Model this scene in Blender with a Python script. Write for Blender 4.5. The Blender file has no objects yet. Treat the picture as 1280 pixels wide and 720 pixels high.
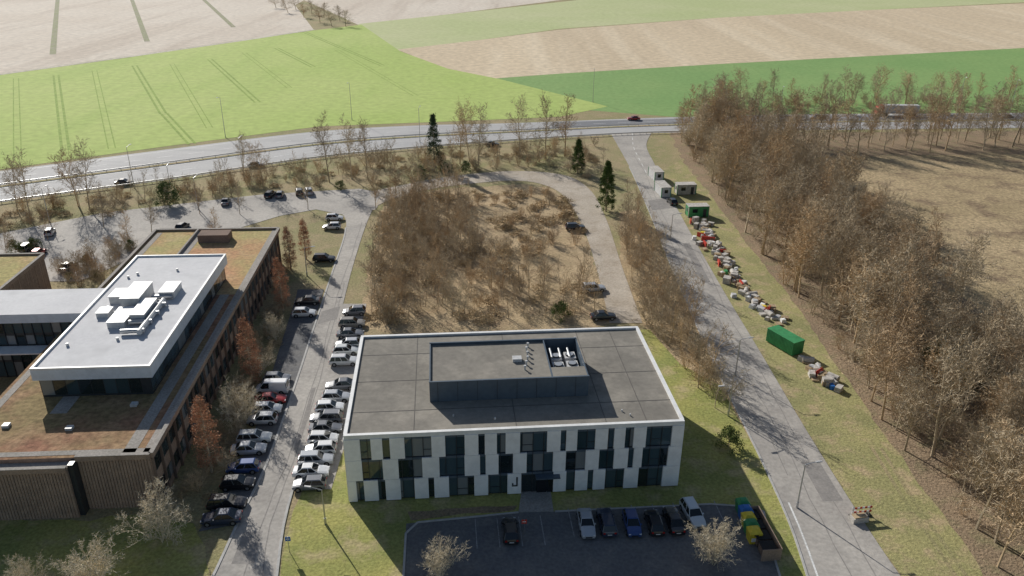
import bpy, math, random
from mathutils import Vector, Matrix, noise
random.seed(11)
R=random.random
U=random.uniform
sc=bpy.context.scene
# ------------------------------------------------------------------ camera
CAMH=65.0; F=1000.0
M=Matrix.Rotation(math.radians(90-24.7),3,'X')@Matrix.Rotation(math.radians(0.5),3,'Z')
cd=bpy.data.cameras.new("camera"); cam=bpy.data.objects.new("camera",cd); sc.collection.objects.link(cam)
cam.location=(0,0,CAMH); cam.rotation_euler=M.to_euler(); cd.sensor_width=36; cd.lens=36*F/1280; cd.clip_end=20000; cd.clip_start=1
sc.camera=cam
def G(u,v,z=0.0):
    """survey helper: ground (plan) position in metres of a point read off the aerial photograph"""
    d=M@Vector(((u-640)/F,-(v-360)/F,-1)); t=(z-CAMH)/d.z
    return Vector((d.x*t,d.y*t,z))
# ------------------------------------------------------------------ light
sc.view_settings.view_transform='Standard'; sc.view_settings.look='None'; sc.view_settings.exposure=0
EL=math.radians(26.5); AZ=math.radians(34)
w=bpy.data.worlds.new("World"); sc.world=w; w.use_nodes=True; nt=w.node_tree; nt.nodes.clear()
sky=nt.nodes.new('ShaderNodeTexSky'); sky.sky_type='NISHITA'; sky.sun_disc=False; sky.sun_elevation=EL; sky.sun_rotation=-AZ; sky.dust_density=1.0
bg=nt.nodes.new('ShaderNodeBackground'); bg.inputs[1].default_value=0.07; o=nt.nodes.new('ShaderNodeOutputWorld')
nt.links.new(sky.outputs[0],bg.inputs[0]); nt.links.new(bg.outputs[0],o.inputs[0])
sd=bpy.data.lights.new("sun",'SUN'); sd.energy=5.0; sd.angle=math.radians(0.5); sd.color=(1,.96,.89)
so=bpy.data.objects.new("sun",sd); sc.collection.objects.link(so)
so.rotation_euler=Vector((math.sin(AZ)*math.cos(EL),-math.cos(AZ)*math.cos(EL),-math.sin(EL))).to_track_quat('-Z','Y').to_euler()
# ------------------------------------------------------------------ materials
def base(name,rough=.8,metal=0,spec=.3):
    m=bpy.data.materials.new(name); m.use_nodes=True; b=m.node_tree.nodes['Principled BSDF']
    b.inputs['Roughness'].default_value=rough; b.inputs['Metallic'].default_value=metal; b.inputs['Specular IOR Level'].default_value=spec
    return m,m.node_tree,b
def mixn(nt,f,a,b,mode='MIX'):
    n=nt.nodes.new('ShaderNodeMix'); n.data_type='RGBA'; n.blend_type=mode
    for i,x in ((0,f),(6,a),(7,b)):
        if isinstance(x,(int,float)): n.inputs[i].default_value=x
        elif isinstance(x,tuple): n.inputs[i].default_value=(*x,1)
        else: nt.links.new(x,n.inputs[i])
    return n.outputs[2]
def noi(nt,scale,detail=4,stretch=None,rough=.6):
    g=nt.nodes.new('ShaderNodeNewGeometry'); n=nt.nodes.new('ShaderNodeTexNoise'); n.inputs['Scale'].default_value=scale; n.inputs['Detail'].default_value=detail; n.inputs['Roughness'].default_value=rough
    src=g.outputs['Position']
    if stretch:
        mp=nt.nodes.new('ShaderNodeMapping'); mp.inputs['Rotation'].default_value=(0,0,math.radians(stretch[0])); mp.inputs['Scale'].default_value=(stretch[1],stretch[2],1); nt.links.new(src,mp.inputs[0]); src=mp.outputs[0]
    nt.links.new(src,n.inputs['Vector']); return n.outputs[0]
def mr(nt,x,a,b,c,d):
    n=nt.nodes.new('ShaderNodeMapRange'); nt.links.new(x,n.inputs[0])
    for i,v in enumerate((a,b,c,d)): n.inputs[i+1].default_value=v
    return n.outputs[0]
def nmat(name,c1,c2,c3=None,s1=.05,s2=1.2,s3=6,rough=.95,bump=0,c3a=.6,var=.25,spec=.15,st1=None,st2=None,st3=None,bs=3):
    m,nt,b=base(name,rough,0,spec)
    c=mixn(nt,mr(nt,noi(nt,s1,6,st1),.38,.62,0,1),c1,c2)
    if c3: c=mixn(nt,mr(nt,noi(nt,s2,6,st2),.5,.66,0,c3a),c,c3)
    k=mr(nt,noi(nt,s3,4,st3),.3,.7,1-var,1+var)
    cc=nt.nodes.new('ShaderNodeCombineColor')
    for i in range(3): nt.links.new(k,cc.inputs[i])
    c=mixn(nt,1.0,c,cc.outputs[0],'MULTIPLY')
    nt.links.new(c,b.inputs['Base Color'])
    if bump:
        bp=nt.nodes.new('ShaderNodeBump'); bp.inputs['Strength'].default_value=.8; bp.inputs['Distance'].default_value=bump
        nt.links.new(noi(nt,bs,5),bp.inputs['Height']); nt.links.new(bp.outputs[0],b.inputs['Normal'])
    return m
def plain(name,c,rough=.6,metal=0,spec=.4,var=.12,s=2.0):
    return nmat(name,tuple(x*.93 for x in c),tuple(min(1,x*1.05) for x in c),None,s1=.7,s3=s,rough=rough,var=var,spec=spec)
def mm(name,c,rough,metal):
    m,nt,b=base(name,rough,metal); b.inputs['Base Color'].default_value=(*c,1); return m
def glass(name,c,rough=.05,spec=1.0):
    m,nt,b=base(name,rough,0,spec); b.inputs['Base Color'].default_value=(*c,1); return m
def treemat(name,a,b2,rough=.9):
    m,nt,b=base(name,rough,0,.1); oi=nt.nodes.new('ShaderNodeObjectInfo')
    c=mixn(nt,oi.outputs['Random'],a,b2); k=mr(nt,noi(nt,.8,3),.3,.7,.7,1.3); cc=nt.nodes.new('ShaderNodeCombineColor')
    for i in range(3): nt.links.new(k,cc.inputs[i])
    nt.links.new(mixn(nt,1.0,c,cc.outputs[0],'MULTIPLY'),b.inputs['Base Color']); return m
m_base=nmat('rough_grass',(.36,.29,.17),(.27,.26,.12),(.42,.32,.20),s1=.06,s2=.3,s3=2.5,bump=.15,var=.3)
m_lawn=nmat('lawn_grass',(.38,.36,.12),(.26,.28,.09),(.46,.38,.21),s1=.11,s2=.25,s3=2.5,bump=.1,c3a=.85,var=.28)
m_verge=nmat('verge_grass',(.36,.33,.15),(.27,.26,.12),(.46,.35,.22),s1=.10,s2=.3,s3=2.5,bump=.12,var=.3,c3a=.8)
m_scrub=nmat('scrub_soil',(.54,.41,.25),(.42,.32,.19),(.30,.21,.13),s1=.10,s2=.25,s3=2,bump=.3,var=.3)
m_clear=nmat('dry_meadow',(.52,.40,.24),(.40,.31,.18),(.25,.18,.12),s1=.04,s2=.13,s3=1.2,bump=.5,var=.4,c3a=.85)
m_litter=nmat('leaf_litter',(.32,.235,.155),(.26,.195,.13),(.22,.21,.11),s1=.1,s2=.3,s3=2.5,bump=.25,var=.35)
m_field=nmat('winter_wheat_field',(.40,.51,.14),(.46,.54,.18),(.35,.47,.12),s1=.008,s2=.03,s3=.35,var=.13,st2=(12,1,.15),bump=.05)
m_field2=nmat('green_field',(.21,.35,.12),(.25,.38,.135),None,s1=.02,s3=.5,var=.12)
m_fieldg=nmat('pale_green_field',(.46,.51,.25),(.52,.54,.30),None,s1=.01,s3=.3,var=.1)
m_plough=nmat('stubble_field',(.66,.54,.38),(.57,.46,.32),(.72,.61,.45),s1=.012,s2=.05,s3=.3,var=.18,st1=(-75,1,.1),st2=(-75,1,.06))
m_plough2=nmat('bare_field',(.62,.54,.45),(.68,.61,.52),(.53,.45,.37),s1=.01,s2=.05,s3=.3,var=.15,st2=(12,1,.08),c3a=.8)
m_tramline=nmat('tramline',(.27,.37,.09),(.30,.40,.10),None,s1=.1,s3=.5)
m_hedge=nmat('field_margin',(.29,.31,.17),(.33,.31,.22),None,s1=.1,s3=.5)
m_track=nmat('farm_track',(.60,.55,.46),(.50,.46,.36),None,s1=.05,s3=.5)
m_road=nmat('worn_asphalt',(.45,.42,.38),(.37,.345,.315),(.29,.27,.25),s1=.08,s2=.22,s3=1.8,rough=.85,var=.16,spec=.25,c3a=.6,bump=.01,bs=20)
m_patch=nmat('asphalt_repair',(.26,.245,.23),(.31,.29,.27),None,s1=.5,s3=3,rough=.85,var=.15)
m_highway=nmat('concrete_highway',(.46,.455,.45),(.41,.405,.40),(.34,.34,.345),s1=.05,s2=.2,s3=2,rough=.8,var=.08,st2=(-8,.12,1.5),spec=.2)
m_hw2=nmat('dark_asphalt_highway',(.20,.205,.22),(.24,.24,.25),None,s1=.05,s3=2,rough=.8,var=.1,spec=.2)
m_path=nmat('access_drive',(.50,.44,.365),(.42,.36,.29),(.35,.29,.22),s1=.12,s2=.3,s3=2.5,rough=.85,var=.2)
m_asph=nmat('dark_asphalt',(.145,.145,.15),(.17,.168,.165),(.22,.21,.195),s1=.12,s2=.3,s3=2.5,rough=.85,var=.2,bump=.01,bs=20)
m_kerb=plain('concrete_kerb',(.45,.44,.42),.85)
m_mark=nmat('road_paint',(.78,.78,.76),(.65,.65,.63),(.42,.42,.40),s1=.5,s2=2,s3=6,rough=.6,c3a=.5)
m_mark2=nmat('faded_paint',(.36,.36,.36),(.28,.28,.28),(.17,.17,.17),s1=.5,s2=2,s3=6,rough=.7,c3a=.8)
m_white=plain('white_panel',(.90,.90,.90),.4,var=.03)
m_cope=plain('white_coping',(.78,.78,.77),.5,var=.06)
m_roof=nmat('roof_membrane',(.27,.25,.215),(.21,.195,.17),(.34,.31,.265),s1=.09,s2=.2,s3=1.5,rough=.85,var=.12,c3a=.7)
m_seam=plain('roof_seam',(.12,.11,.10),.8)
m_navy=plain('dark_blue_cladding',(.085,.115,.15),.4,var=.08)
m_frame=plain('window_frame',(.04,.045,.05),.4)
gl=[glass('window_glass',(.03,.055,.065)),glass('window_glass_blue',(.05,.085,.105)),glass('window_glass_blind',(.20,.22,.23),.25),glass('window_glass_dark',(.014,.024,.028))]
m_sedum=nmat('sedum_roof',(.30,.155,.10),(.26,.20,.10),(.42,.29,.17),s1=.09,s2=.3,s3=1.5,bump=.1,var=.35)
m_sedum2=nmat('sedum_roof_pale',(.48,.27,.15),(.40,.35,.15),(.54,.41,.23),s1=.08,s2=.25,s3=1.6,bump=.08,var=.3)
m_gravel=nmat('gravel_strip',(.38,.35,.32),(.32,.30,.27),None,s1=.3,s3=4)
m_timber=nmat('timber_cladding',(.38,.28,.215),(.31,.23,.18),(.44,.33,.25),s1=.4,s2=1.5,s3=8,rough=.85,var=.25)
m_timberd=nmat('dark_timber',(.24,.175,.14),(.19,.14,.115),None,s1=.4,s3=8)
m_proof=nmat('pale_roof_membrane',(.66,.66,.67),(.60,.60,.615),(.50,.50,.51),s1=.12,s2=.25,s3=2,rough=.8,var=.06,c3a=.6)
m_fascia=plain('pale_blue_fascia',(.66,.72,.80),.35,var=.05)
m_steel=mm('galvanised_steel',(.5,.51,.52),.4,.8)
m_hvac=plain('hvac_grey',(.55,.55,.55),.5)
m_black=plain('black_rubber',(.02,.02,.02),.8)
m_conc=plain('precast_concrete',(.48,.45,.41),.9,var=.25)
m_bag=plain('white_bag',(.76,.75,.72),.8,var=.15)
m_red=plain('red_plastic',(.55,.06,.04),.5)
m_yel=plain('yellow_plastic',(.75,.58,.05),.45)
m_blue=plain('blue_plastic',(.03,.16,.5),.45)
m_green=plain('green_steel',(.05,.27,.10),.5,var=.2,s=1.2)
m_wood=plain('pallet_wood',(.46,.35,.22),.85,var=.25)
m_bark=treemat('winter_bark',(.54,.45,.32),(.38,.305,.21))
m_bark2=treemat('brown_bark',(.57,.43,.27),(.42,.31,.20))
m_barkp=treemat('pale_bark',(.66,.58,.44),(.58,.51,.38))
m_conif=treemat('conifer_needles',(.05,.085,.045),(.07,.105,.05))
m_thuja=treemat('thuja_foliage',(.09,.135,.035),(.11,.155,.045))
m_rust=treemat('rusty_foliage',(.50,.27,.16),(.41,.23,.145))
m_bush=treemat('evergreen_bush',(.10,.145,.05),(.14,.175,.055))
m_bramble=treemat('bramble',(.54,.41,.25),(.42,.33,.20))
m_tail=plain('tail_light',(.4,.01,.01),.3); m_head=plain('head_light',(.7,.7,.7),.15); m_hub=mm('alloy_wheel',(.45,.45,.46),.35,.8)
m_cg=glass('car_glass',(.012,.016,.02),.04,.6)
m_paint,_nt,_b=base('car_paint',.28,.15,.5); _oi=_nt.nodes.new('ShaderNodeObjectInfo'); _nt.links.new(_oi.outputs['Color'],_b.inputs['Base Color']); _b.inputs['Coat Weight'].default_value=.6
# ------------------------------------------------------------------ mesh builder
class MB:
    def __init__(s): s.v=[];s.f=[];s.m=[];s.mats=[]
    def mi(s,m):
        if m not in s.mats: s.mats.append(m)
        return s.mats.index(m)
    def poly(s,pts,m):
        i=len(s.v); s.v+= [tuple(p) for p in pts]; s.f.append(tuple(range(i,i+len(pts)))); s.m.append(s.mi(m))
    def hexa(s,p,m):
        i=len(s.v); s.v+=[tuple(q) for q in p]; k=s.mi(m)
        for f in ((0,3,2,1),(4,5,6,7),(0,1,5,4),(1,2,6,5),(2,3,7,6),(3,0,4,7)): s.f.append(tuple(i+j for j in f)); s.m.append(k)
    def box(s,x0,x1,y0,y1,z0,z1,m,T=None):
        p=[(x0,y0,z0),(x1,y0,z0),(x1,y1,z0),(x0,y1,z0),(x0,y0,z1),(x1,y0,z1),(x1,y1,z1),(x0,y1,z1)]
        if T: p=[T@Vector(q) for q in p]
        s.hexa(p,m)
    def tube(s,a,b,r0,r1,m,n=8,caps=True):
        a=Vector(a);b=Vector(b);d=(b-a).normalized(); x=d.orthogonal().normalized(); y=d.cross(x); i=len(s.v); k=s.mi(m)
        for c,r in ((a,r0),(b,r1)):
            for j in range(n):
                t=2*math.pi*j/n; s.v.append(tuple(c+x*math.cos(t)*r+y*math.sin(t)*r))
        for j in range(n): s.f.append((i+j,i+(j+1)%n,i+n+(j+1)%n,i+n+j)); s.m.append(k)
        if caps:
            s.f.append(tuple(i+n+j for j in range(n))); s.m.append(k); s.f.append(tuple(i+n-1-j for j in range(n))); s.m.append(k)
    def mesh(s,name):
        me=bpy.data.meshes.new(name); me.from_pydata(s.v,[],s.f)
        for m in s.mats: me.materials.append(m)
        me.polygons.foreach_set('material_index',s.m); me.update(); return me
    def obj(s,name,parent=None,loc=(0,0,0),rot=0,coll=None):
        ob=bpy.data.objects.new(name,s.mesh(name)); (coll or sc.collection).objects.link(ob); ob.location=loc; ob.rotation_euler=(0,0,rot)
        if parent: ob.parent=parent
        return ob
def put(name,me,loc,rot=0,s=1,coll=None,color=None):
    ob=bpy.data.objects.new(name,me); (coll or sc.collection).objects.link(ob); ob.location=loc; ob.rotation_euler=(0,0,rot)
    ob.scale=s if isinstance(s,tuple) else (s,s,s)
    if color: ob.color=(*color,1)
    return ob
def empty(name,loc,rot=0):
    e=bpy.data.objects.new(name,None); sc.collection.objects.link(e); e.location=loc; e.rotation_euler=(0,0,rot); return e
# ------------------------------------------------------------------ ground sheets
def cr(pts,n=6,closed=False):
    out=[];L=len(pts); rng=range(L) if closed else range(L-1)
    for i in rng:
        if closed: p=[pts[(i+k-1)%L] for k in range(4)]
        else: p=[pts[max(0,i-1)],pts[i],pts[i+1],pts[min(L-1,i+2)]]
        for j in range(n):
            t=j/n; out.append(.5*((2*p[1])+(p[2]-p[0])*t+(2*p[0]-5*p[1]+4*p[2]-p[3])*t*t+(-p[0]+3*p[1]-3*p[2]+p[3])*t**3))
    if not closed: out.append(pts[-1])
    return out
def W(px,z=0): return [G(u,v,0)+Vector((0,0,z)) for u,v in px]
import bmesh
def sheet(name,px,z,m,smooth=False,jit=0):
    p=W(px,z)
    if smooth: p=cr(p,5,True)
    if jit:
        q=[]
        for i,a in enumerate(p):
            b=p[(i+1)%len(p)]; n=max(1,min(50,int((b-a).length/2)))
            for k in range(n):
                c=a.lerp(b,k/n); q.append(Vector((c.x+U(-jit,jit),c.y+U(-jit,jit),z)))
        p=q
    bm=bmesh.new(); f=bm.faces.new([bm.verts.new(x) for x in p]); f.normal_update()
    if f.normal.z<0: f.normal_flip()
    bmesh.ops.triangulate(bm,faces=[f]); me=bpy.data.meshes.new(name); bm.to_mesh(me); bm.free(); me.materials.append(m)
    return put(name,me,(0,0,0))
def resample(l,n):
    d=[0]
    for a,b in zip(l,l[1:]): d.append(d[-1]+(b-a).length)
    out=[];j=0
    for i in range(n+1):
        t=d[-1]*i/n
        while j<len(l)-2 and d[j+1]<t: j+=1
        out.append(l[j].lerp(l[j+1],(t-d[j])/max(1e-6,d[j+1]-d[j])))
    return out
def ribbon(name,L,Rr,z,m,n=80):
    a=resample(cr(W(L),8),n); b=resample(cr(W(Rr),8),n); k=MB()
    for i in range(n): k.poly([(a[i].x,a[i].y,z),(b[i].x,b[i].y,z),(b[i+1].x,b[i+1].y,z),(a[i+1].x,a[i+1].y,z)],m)
    k.obj(name); return a,b
def strips(name,lines,w,z,m,dash=None):
    """lines: list of world polylines; painted / laid strip of width w"""
    k=MB()
    for l in lines:
        tot=sum((b-a).length for a,b in zip(l,l[1:]))
        if dash: n=max(2,int(tot/dash*2))
        else: n=max(1,min(120,int(tot/4)))
        q=resample(l,n)
        for i in range(n):
            if dash and i%2: continue
            d=(q[i+1]-q[i]); d.z=0; d.normalize(); s=Vector((-d.y,d.x,0))*w/2
            k.poly([Vector((p.x,p.y,z)) for p in (q[i]-s,q[i+1]-s,q[i+1]+s,q[i]+s)],m)
    return k.obj(name)
def kerb(name,l,w=.25,h=.14,m=None):
    k=MB(); m=m or m_kerb; tot=sum((b-a).length for a,b in zip(l,l[1:])); q=resample(l,max(2,int(tot/3)))
    for i in range(len(q)-1):
        d=(q[i+1]-q[i]); d.z=0; d.normalize(); s=Vector((-d.y,d.x,0))*w/2
        p=[q[i]-s,q[i+1]-s,q[i+1]+s,q[i]+s]; k.hexa([Vector((x.x,x.y,0)) for x in p]+[Vector((x.x,x.y,h)) for x in p],m)
    return k.obj(name)
gk=MB(); gk.poly([(-4000,-300,0),(4000,-300,0),(4000,7000,0),(-4000,7000,0)],m_base); gk.obj('ground')
T=-45
sheet('bare_field',[(-900,T),(2200,T),(2200,-10),(1280,2),(740,-5),(450,32),(380,0),(330,30),(-300,60)],.01,m_plough2)
sheet('stubble_field',[(-300,130),(0,92),(160,70),(392,37),(330,T),(-700,T)],.02,m_plough2)
sheet('green_field',[(447,30),(560,18),(740,-2),(790,-14),(1500,-14),(1280,3),(1100,12),(900,22),(700,36),(500,64)],.02,m_fieldg)
sheet('stubble_field',[(497,62),(600,50),(700,37),(900,22),(1100,12),(1280,4),(1700,-10),(1700,45),(1280,60),(900,80),(700,92),(620,98),(560,88)],.03,m_plough)
sheet('green_field',[(620,98),(700,92),(900,80),(1280,60),(1700,45),(1700,150),(840,146),(700,135)],.02,m_field2)
sheet('wheat_field',[(-300,140),(0,94),(160,72),(392,38),(452,31),(500,64),(560,86),(625,99),(700,118),(760,133),(700,146),(560,152),(400,158),(200,184),(0,212),(-300,255)],.04,m_field)
strips('farm_track',[W([(-300,134),(0,93),(160,71),(300,51),(392,37)])],4,.06,m_track)
strips('field_margin',[W([(68,T),(72,0),(66,68)]),W([(150,T),(165,0),(184,52)]),W([(235,T),(255,0),(292,34)])],3,.07,m_hedge)
tl=[]
for a in ([(70,94),(82,188)],[(168,82),(204,142)],[(262,74),(322,128)],[(345,60),(392,84)],[(380,40),(478,82)],[(205,142),(240,180)],[(118,88),(140,186)],[(215,80),(262,160)],[(305,66),(362,110)],[(420,62),(520,120)],[(20,98),(22,200)]):
    q=W(a); d=(q[1]-q[0]).normalized(); s=Vector((-d.y,d.x,0)); tl+=[[q[0]+s,q[1]+s],[q[0]-s,q[1]-s]]
strips('tyre_tracks',tl[:12],.85,.06,m_tramline); strips('tyre_tracks',tl[12:],.35,.06,m_tramline)
# scrub / woodland ground
sheet('scrub_ground',[(452,412),(462,330),(476,262),(500,244),(560,236),(650,230),(690,236),(714,256),(731,290),(748,340),(768,404),(640,430)],.012,m_scrub,jit=.6)
sheet('meadow_clearing',[(980,205),(1100,186),(1280,178),(1500,175),(1700,700),(1300,560),(1150,420),(1040,280)],.012,m_clear,jit=.8)
sheet('forest_floor',[(830,150),(900,160),(1010,205),(1100,280),(1190,360),(1340,480),(1500,760),(1250,760),(1170,640),(1095,535),(1040,455),(985,375),(925,300),(885,240),(850,195)],.02,m_litter,jit=.8)
sheet('forest_floor',[(850,164),(1010,166),(1280,163),(1700,160),(1700,190),(1280,192),(1010,196),(900,186)],.016,m_litter,jit=.8)
sheet('scrub_verge',[(775,265),(800,262),(850,360),(905,470),(950,560),(930,560),(880,490),(850,470),(800,400),(775,330)],.016,m_scrub,jit=.4)
sheet('lawn',[(346,800),(352,700),(366,640),(385,600),(432,560),(455,420),(640,415),(812,412),(850,455),(900,482),(944,562),(985,650),(1008,720),(1030,800)],.024,m_lawn)
sheet('grass_verge',[(1165,800),(1125,720),(1060,620),(1005,530),(950,440),(905,370),(865,300),(838,250),(826,215),(850,200),(885,240),(930,300),(990,375),(1045,455),(1100,535),(1175,640),(1260,760),(1280,800)],.024,m_verge,jit=.3)
strips('worn_track',[W([(1090,560),(1130,625),(1175,690),(1220,760)]),W([(1101,560),(1141,625),(1187,690),(1235,760)])],.5,.03,m_base)
sheet('lawn',[(-120,640),(0,652),(110,650),(190,640),(240,655),(262,700),(240,800),(-120,800)],.024,m_lawn,jit=.3)
# highway
hu=[(-300,252),(0,214),(200,188),(390,165),(520,157),(640,154),(830,147),(1000,143),(1280,141),(1700,138)]
hl=[(-300,300),(0,253),(200,226),(400,197),(560,182),(720,171),(830,166),(1000,163),(1280,160),(1700,158)]
a,b=ribbon('highway',hu,hl,.05,m_highway,120)
mid=[p.lerp(q,.52) for p,q in zip(a,b)]
strips('highway_markings',[[p.lerp(q,t) for p,q in zip(a,b)] for t in (.06,.46,.58,.95)],.25,.062,m_mark)
strips('lane_markings',[[p.lerp(q,t) for p,q in zip(a,b)] for t in (.26,.77)],.2,.062,m_mark,dash=9)
strips('highway_median',[mid],1.8,.066,m_base)
ribbon('highway_asphalt',[(690,152.5),(830,149),(1000,145),(1280,143),(1700,140)],[(690,160.5),(830,156),(1000,152),(1280,150),(1700,147)],.056,m_hw2,60)
def rail(name,l):
    k=MB(); q=resample(l,140)
    for i in range(140):
        p,r=q[i],q[i+1]; d=(r-p).normalized(); s=Vector((-d.y,d.x,0))*.04
        k.hexa([Vector((x.x,x.y,.5)) for x in (p-s,r-s,r+s,p+s)]+[Vector((x.x,x.y,.82)) for x in (p-s,r-s,r+s,p+s)],m_steel)
        k.box(p.x-.06,p.x+.06,p.y-.06,p.y+.06,0,.6,m_steel)
    k.obj(name)
rail('guard_rail',mid)
rail('guard_rail',[q+(q-p).normalized()*1.2 for p,q in zip(a,b)][:75])
# site roads
rl=[(1035,800),(1010,720),(986,650),(945,560),(905,480),(868,400),(838,330),(812,265),(790,215),(772,182),(764,168)]
rr=[(1190,800),(1125,720),(1060,622),(1003,530),(950,440),(908,370),(868,300),(838,245),(818,205),(808,182),(815,165)]
ra,rb=ribbon('access_road',rl,rr,.07,m_road)
strips('road_markings',[[p.lerp(q,.10) for p,q in zip(ra,rb)][:9]],.22,.08,m_mark)
strips('road_markings',[[p.lerp(q,.52) for p,q in zip(ra,rb)][62:]],.2,.08,m_mark,dash=6)
kerb('kerb',[p.lerp(q,-.01) for p,q in zip(ra,rb)][:66])
ll=[(225,800),(268,720),(300,650),(334,580),(370,480),(396,400),(416,340),(432,290),(428,268),(400,258)]
lr=[(335,800),(345,720),(353,660),(366,610),(384,560),(405,480),(424,400),(442,330),(460,275),(476,244)]
la,lb=ribbon('site_road',ll,lr,.07,m_road)
kerb('kerb',[p.lerp(q,-.015) for p,q in zip(la,lb)][:70],.3)
kerb('kerb',[p.lerp(q,1.015) for p,q in zip(la,lb)][:16],.3)
k=MB()
for A,B_,i0,i1,t0,t1 in ((ra,rb,8,11,.6,.9),(ra,rb,22,25,.1,.5),(ra,rb,33,41,.6,.8),(ra,rb,50,53,.1,.9),(la,lb,6,9,.2,.6),(la,lb,18,27,.62,.75),(la,lb,40,43,.1,.9)):
    for i in range(i0,i1): k.poly([(c.x,c.y,.076) for c in (A[i].lerp(B_[i],t0),A[i].lerp(B_[i],t1),A[i+1].lerp(B_[i+1],t1),A[i+1].lerp(B_[i+1],t0))],m_patch)
k.obj('asphalt_patches')
def crack(A,B_,i0,i1,t):
    out=[]
    for i in range(i0,i1): t=min(.95,max(.05,t+U(-.03,.03))); out.append(A[i].lerp(B_[i],t))
    return out
strips('tar_seams',[crack(ra,rb,2,70,.5),crack(ra,rb,10,60,.3),crack(ra,rb,0,40,.75),crack(la,lb,2,70,.5),crack(la,lb,5,50,.8)],.12,.082,m_patch)
sheet('parking_strip',[(366,612),(384,560),(405,480),(424,400),(428,380),(458,380),(452,420),(438,520),(430,560),(414,612)],.06,m_road)
sheet('parking_strip',[(248,665),(290,600),(318,540),(345,450),(370,372),(372,362),(405,362),(370,480),(334,580),(300,655)],.06,m_asph)
sheet('car_park',[(-200,320),(0,292),(130,266),(330,243),(450,236),(480,242),(470,262),(440,268),(425,268),(395,262),(350,270),(300,285),(200,286),(150,330),(100,352),(40,352),(-200,372)],.055,m_road)
ribbon('loop_drive',[(803,404),(778,335),(758,275),(738,238),(705,219),(640,214),(560,221),(490,234),(462,240)],[(762,404),(748,345),(731,290),(712,255),(690,235),(645,226),(560,233),(500,246),(470,258)],.06,m_path,70)
sheet('front_car_park',[(508,655),(600,646),(648,641),(690,640),(905,630),(955,640),(965,690),(1000,800),(500,800)],.06,m_asph)
kerb('kerb',W([(500,800),(508,655),(600,646),(648,641)])); kerb('kerb',W([(694,640),(905,630),(955,640),(965,690),(1000,800)]))
sheet('entrance_path',[(648,641),(654,600),(686,598),(692,640)],.064,m_gravel)
sheet('planting_bed',[(510,640),(560,636),(646,631),(644,638),(560,645),(512,650)],.03,m_litter,jit=.2)
SA=math.radians(5.2); ex=Vector((math.cos(SA),math.sin(SA),0)); ey=Vector((-math.sin(SA),math.cos(SA),0))
bl=[]
for i in range(9):
    p=G(718,672)+ex*(2.6*i); bl.append([p,p+ey*5])
for i in range(4):
    p=G(625,685)+ex*(2.6*i-2.6); bl.append([p,p+ey*5])
strips('parking_bay_markings',bl,.11,.072,m_mark2)
# ------------------------------------------------------------------ main office building
B0=G(437,628,0); Wd,Dp,HT=41.0,25.0,9.7
off=empty('office_building',(B0.x,B0.y,0),SA)
k=MB(); k.box(.3,Wd-.3,.3,Dp-.3,0,HT-.5,m_frame); k.obj('structure',off)
k=MB(); k.poly([(.35,.35,HT-.15),(Wd-.35,.35,HT-.15),(Wd-.35,Dp-.35,HT-.15),(.35,Dp-.35,HT-.15)],m_roof)
for y in (5.2,12.4,19.5): k.box(.36,Wd-.36,y-.05,y+.05,HT-.15,HT-.125,m_seam)
for x in (8.2,20.5,31.5,36.5): k.box(x-.04,x+.04,.36,Dp-.36,HT-.15,HT-.118,m_seam)
for i in range(9):
    x=U(1,Wd-2); y=U(1,5) if i%2 else U(18.5,24); k.tube((x,y,HT-.15),(x,y,HT+.12),.1,.1,m_hvac,8)
k.obj('roof',off)
k=MB()
k.box(0,Wd,-.05,.4,HT-.45,HT+.12,m_cope); k.box(0,Wd,Dp-.4,Dp+.05,HT-.45,HT+.12,m_cope)
k.box(-.05,.4,.4,Dp-.4,HT-.45,HT+.117,m_cope); k.box(Wd-.4,Wd+.05,.4,Dp-.4,HT-.45,HT+.117,m_cope); k.obj('parapet',off)
def facade(L,rows,Tm,gk,pk,fk):
    n=31; mw=L/n; zs=[(.15,3.2),(3.24,6.2),(6.24,HT-.47)]
    for r,(z0,z1) in enumerate(zs):
        sp=rows[r]
        for i in range(n):
            m=random.choices(gl,(5,5,1.4,3))[0]; x0=i*mw+.04; x1=(i+1)*mw-.04; y=.16+U(-.02,.02)
            gk.poly([Tm@Vector(q) for q in ((x0,.16,z0+.1),(x1,y,z0+.1),(x1,y,z1-.35),(x0,.16,z1-.35))],m)
            fk.box(x0-.07,x0+.0,.06,.24,z0,z1,m_frame,Tm)
            if i%3==1: fk.box(x0,x1,.1,.2,z0+1.0,z0+1.06,m_frame,Tm)
        fk.box(.02,L-.02,.08,.25,z1-.35,z1,m_navy,Tm)
        for a_,b_ in sp: pk.box(a_,b_,-.12,.16,z0,z1,m_white,Tm)
def rows_px(l,u0,u1): return [((a_-u0)/(u1-u0)*Wd,(b_-u0)/(u1-u0)*Wd) for a_,b_ in l]
top=rows_px([(430,449),(462,476),(485,503),(536,553),(577,594),(602,617),(628,646),(680,697),(704,718),(741,757),(765,779),(790,806),(839,854)],430,854)
midr=rows_px([(434,453),(478,497),(526,547),(578,597),(604,620),(638,655),(688,704),(729,746),(765,783),(790,801),(834,851)],434,851)
bot=rows_px([(437,447),(456,473),(482,500),(517,534),(541,559),(590,607),(631,648),(688,704),(715,731),(738,753),(777,795),(826,847)],437,847)
gk,pk,fk=MB(),MB(),MB(); I4=Matrix.Identity(4)
facade(Wd,[bot,midr,top],I4,gk,pk,fk)
def rnd_rows(L):
    out=[]
    for r in range(3):
        x=0; l=[]
        while x<L-1.8:
            l.append((x,x+1.7)); x+=1.7+random.choice((.9,1.6,2.6,3.4))
        l.append((L-1.3,L)); out.append(l)
    return out
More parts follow.
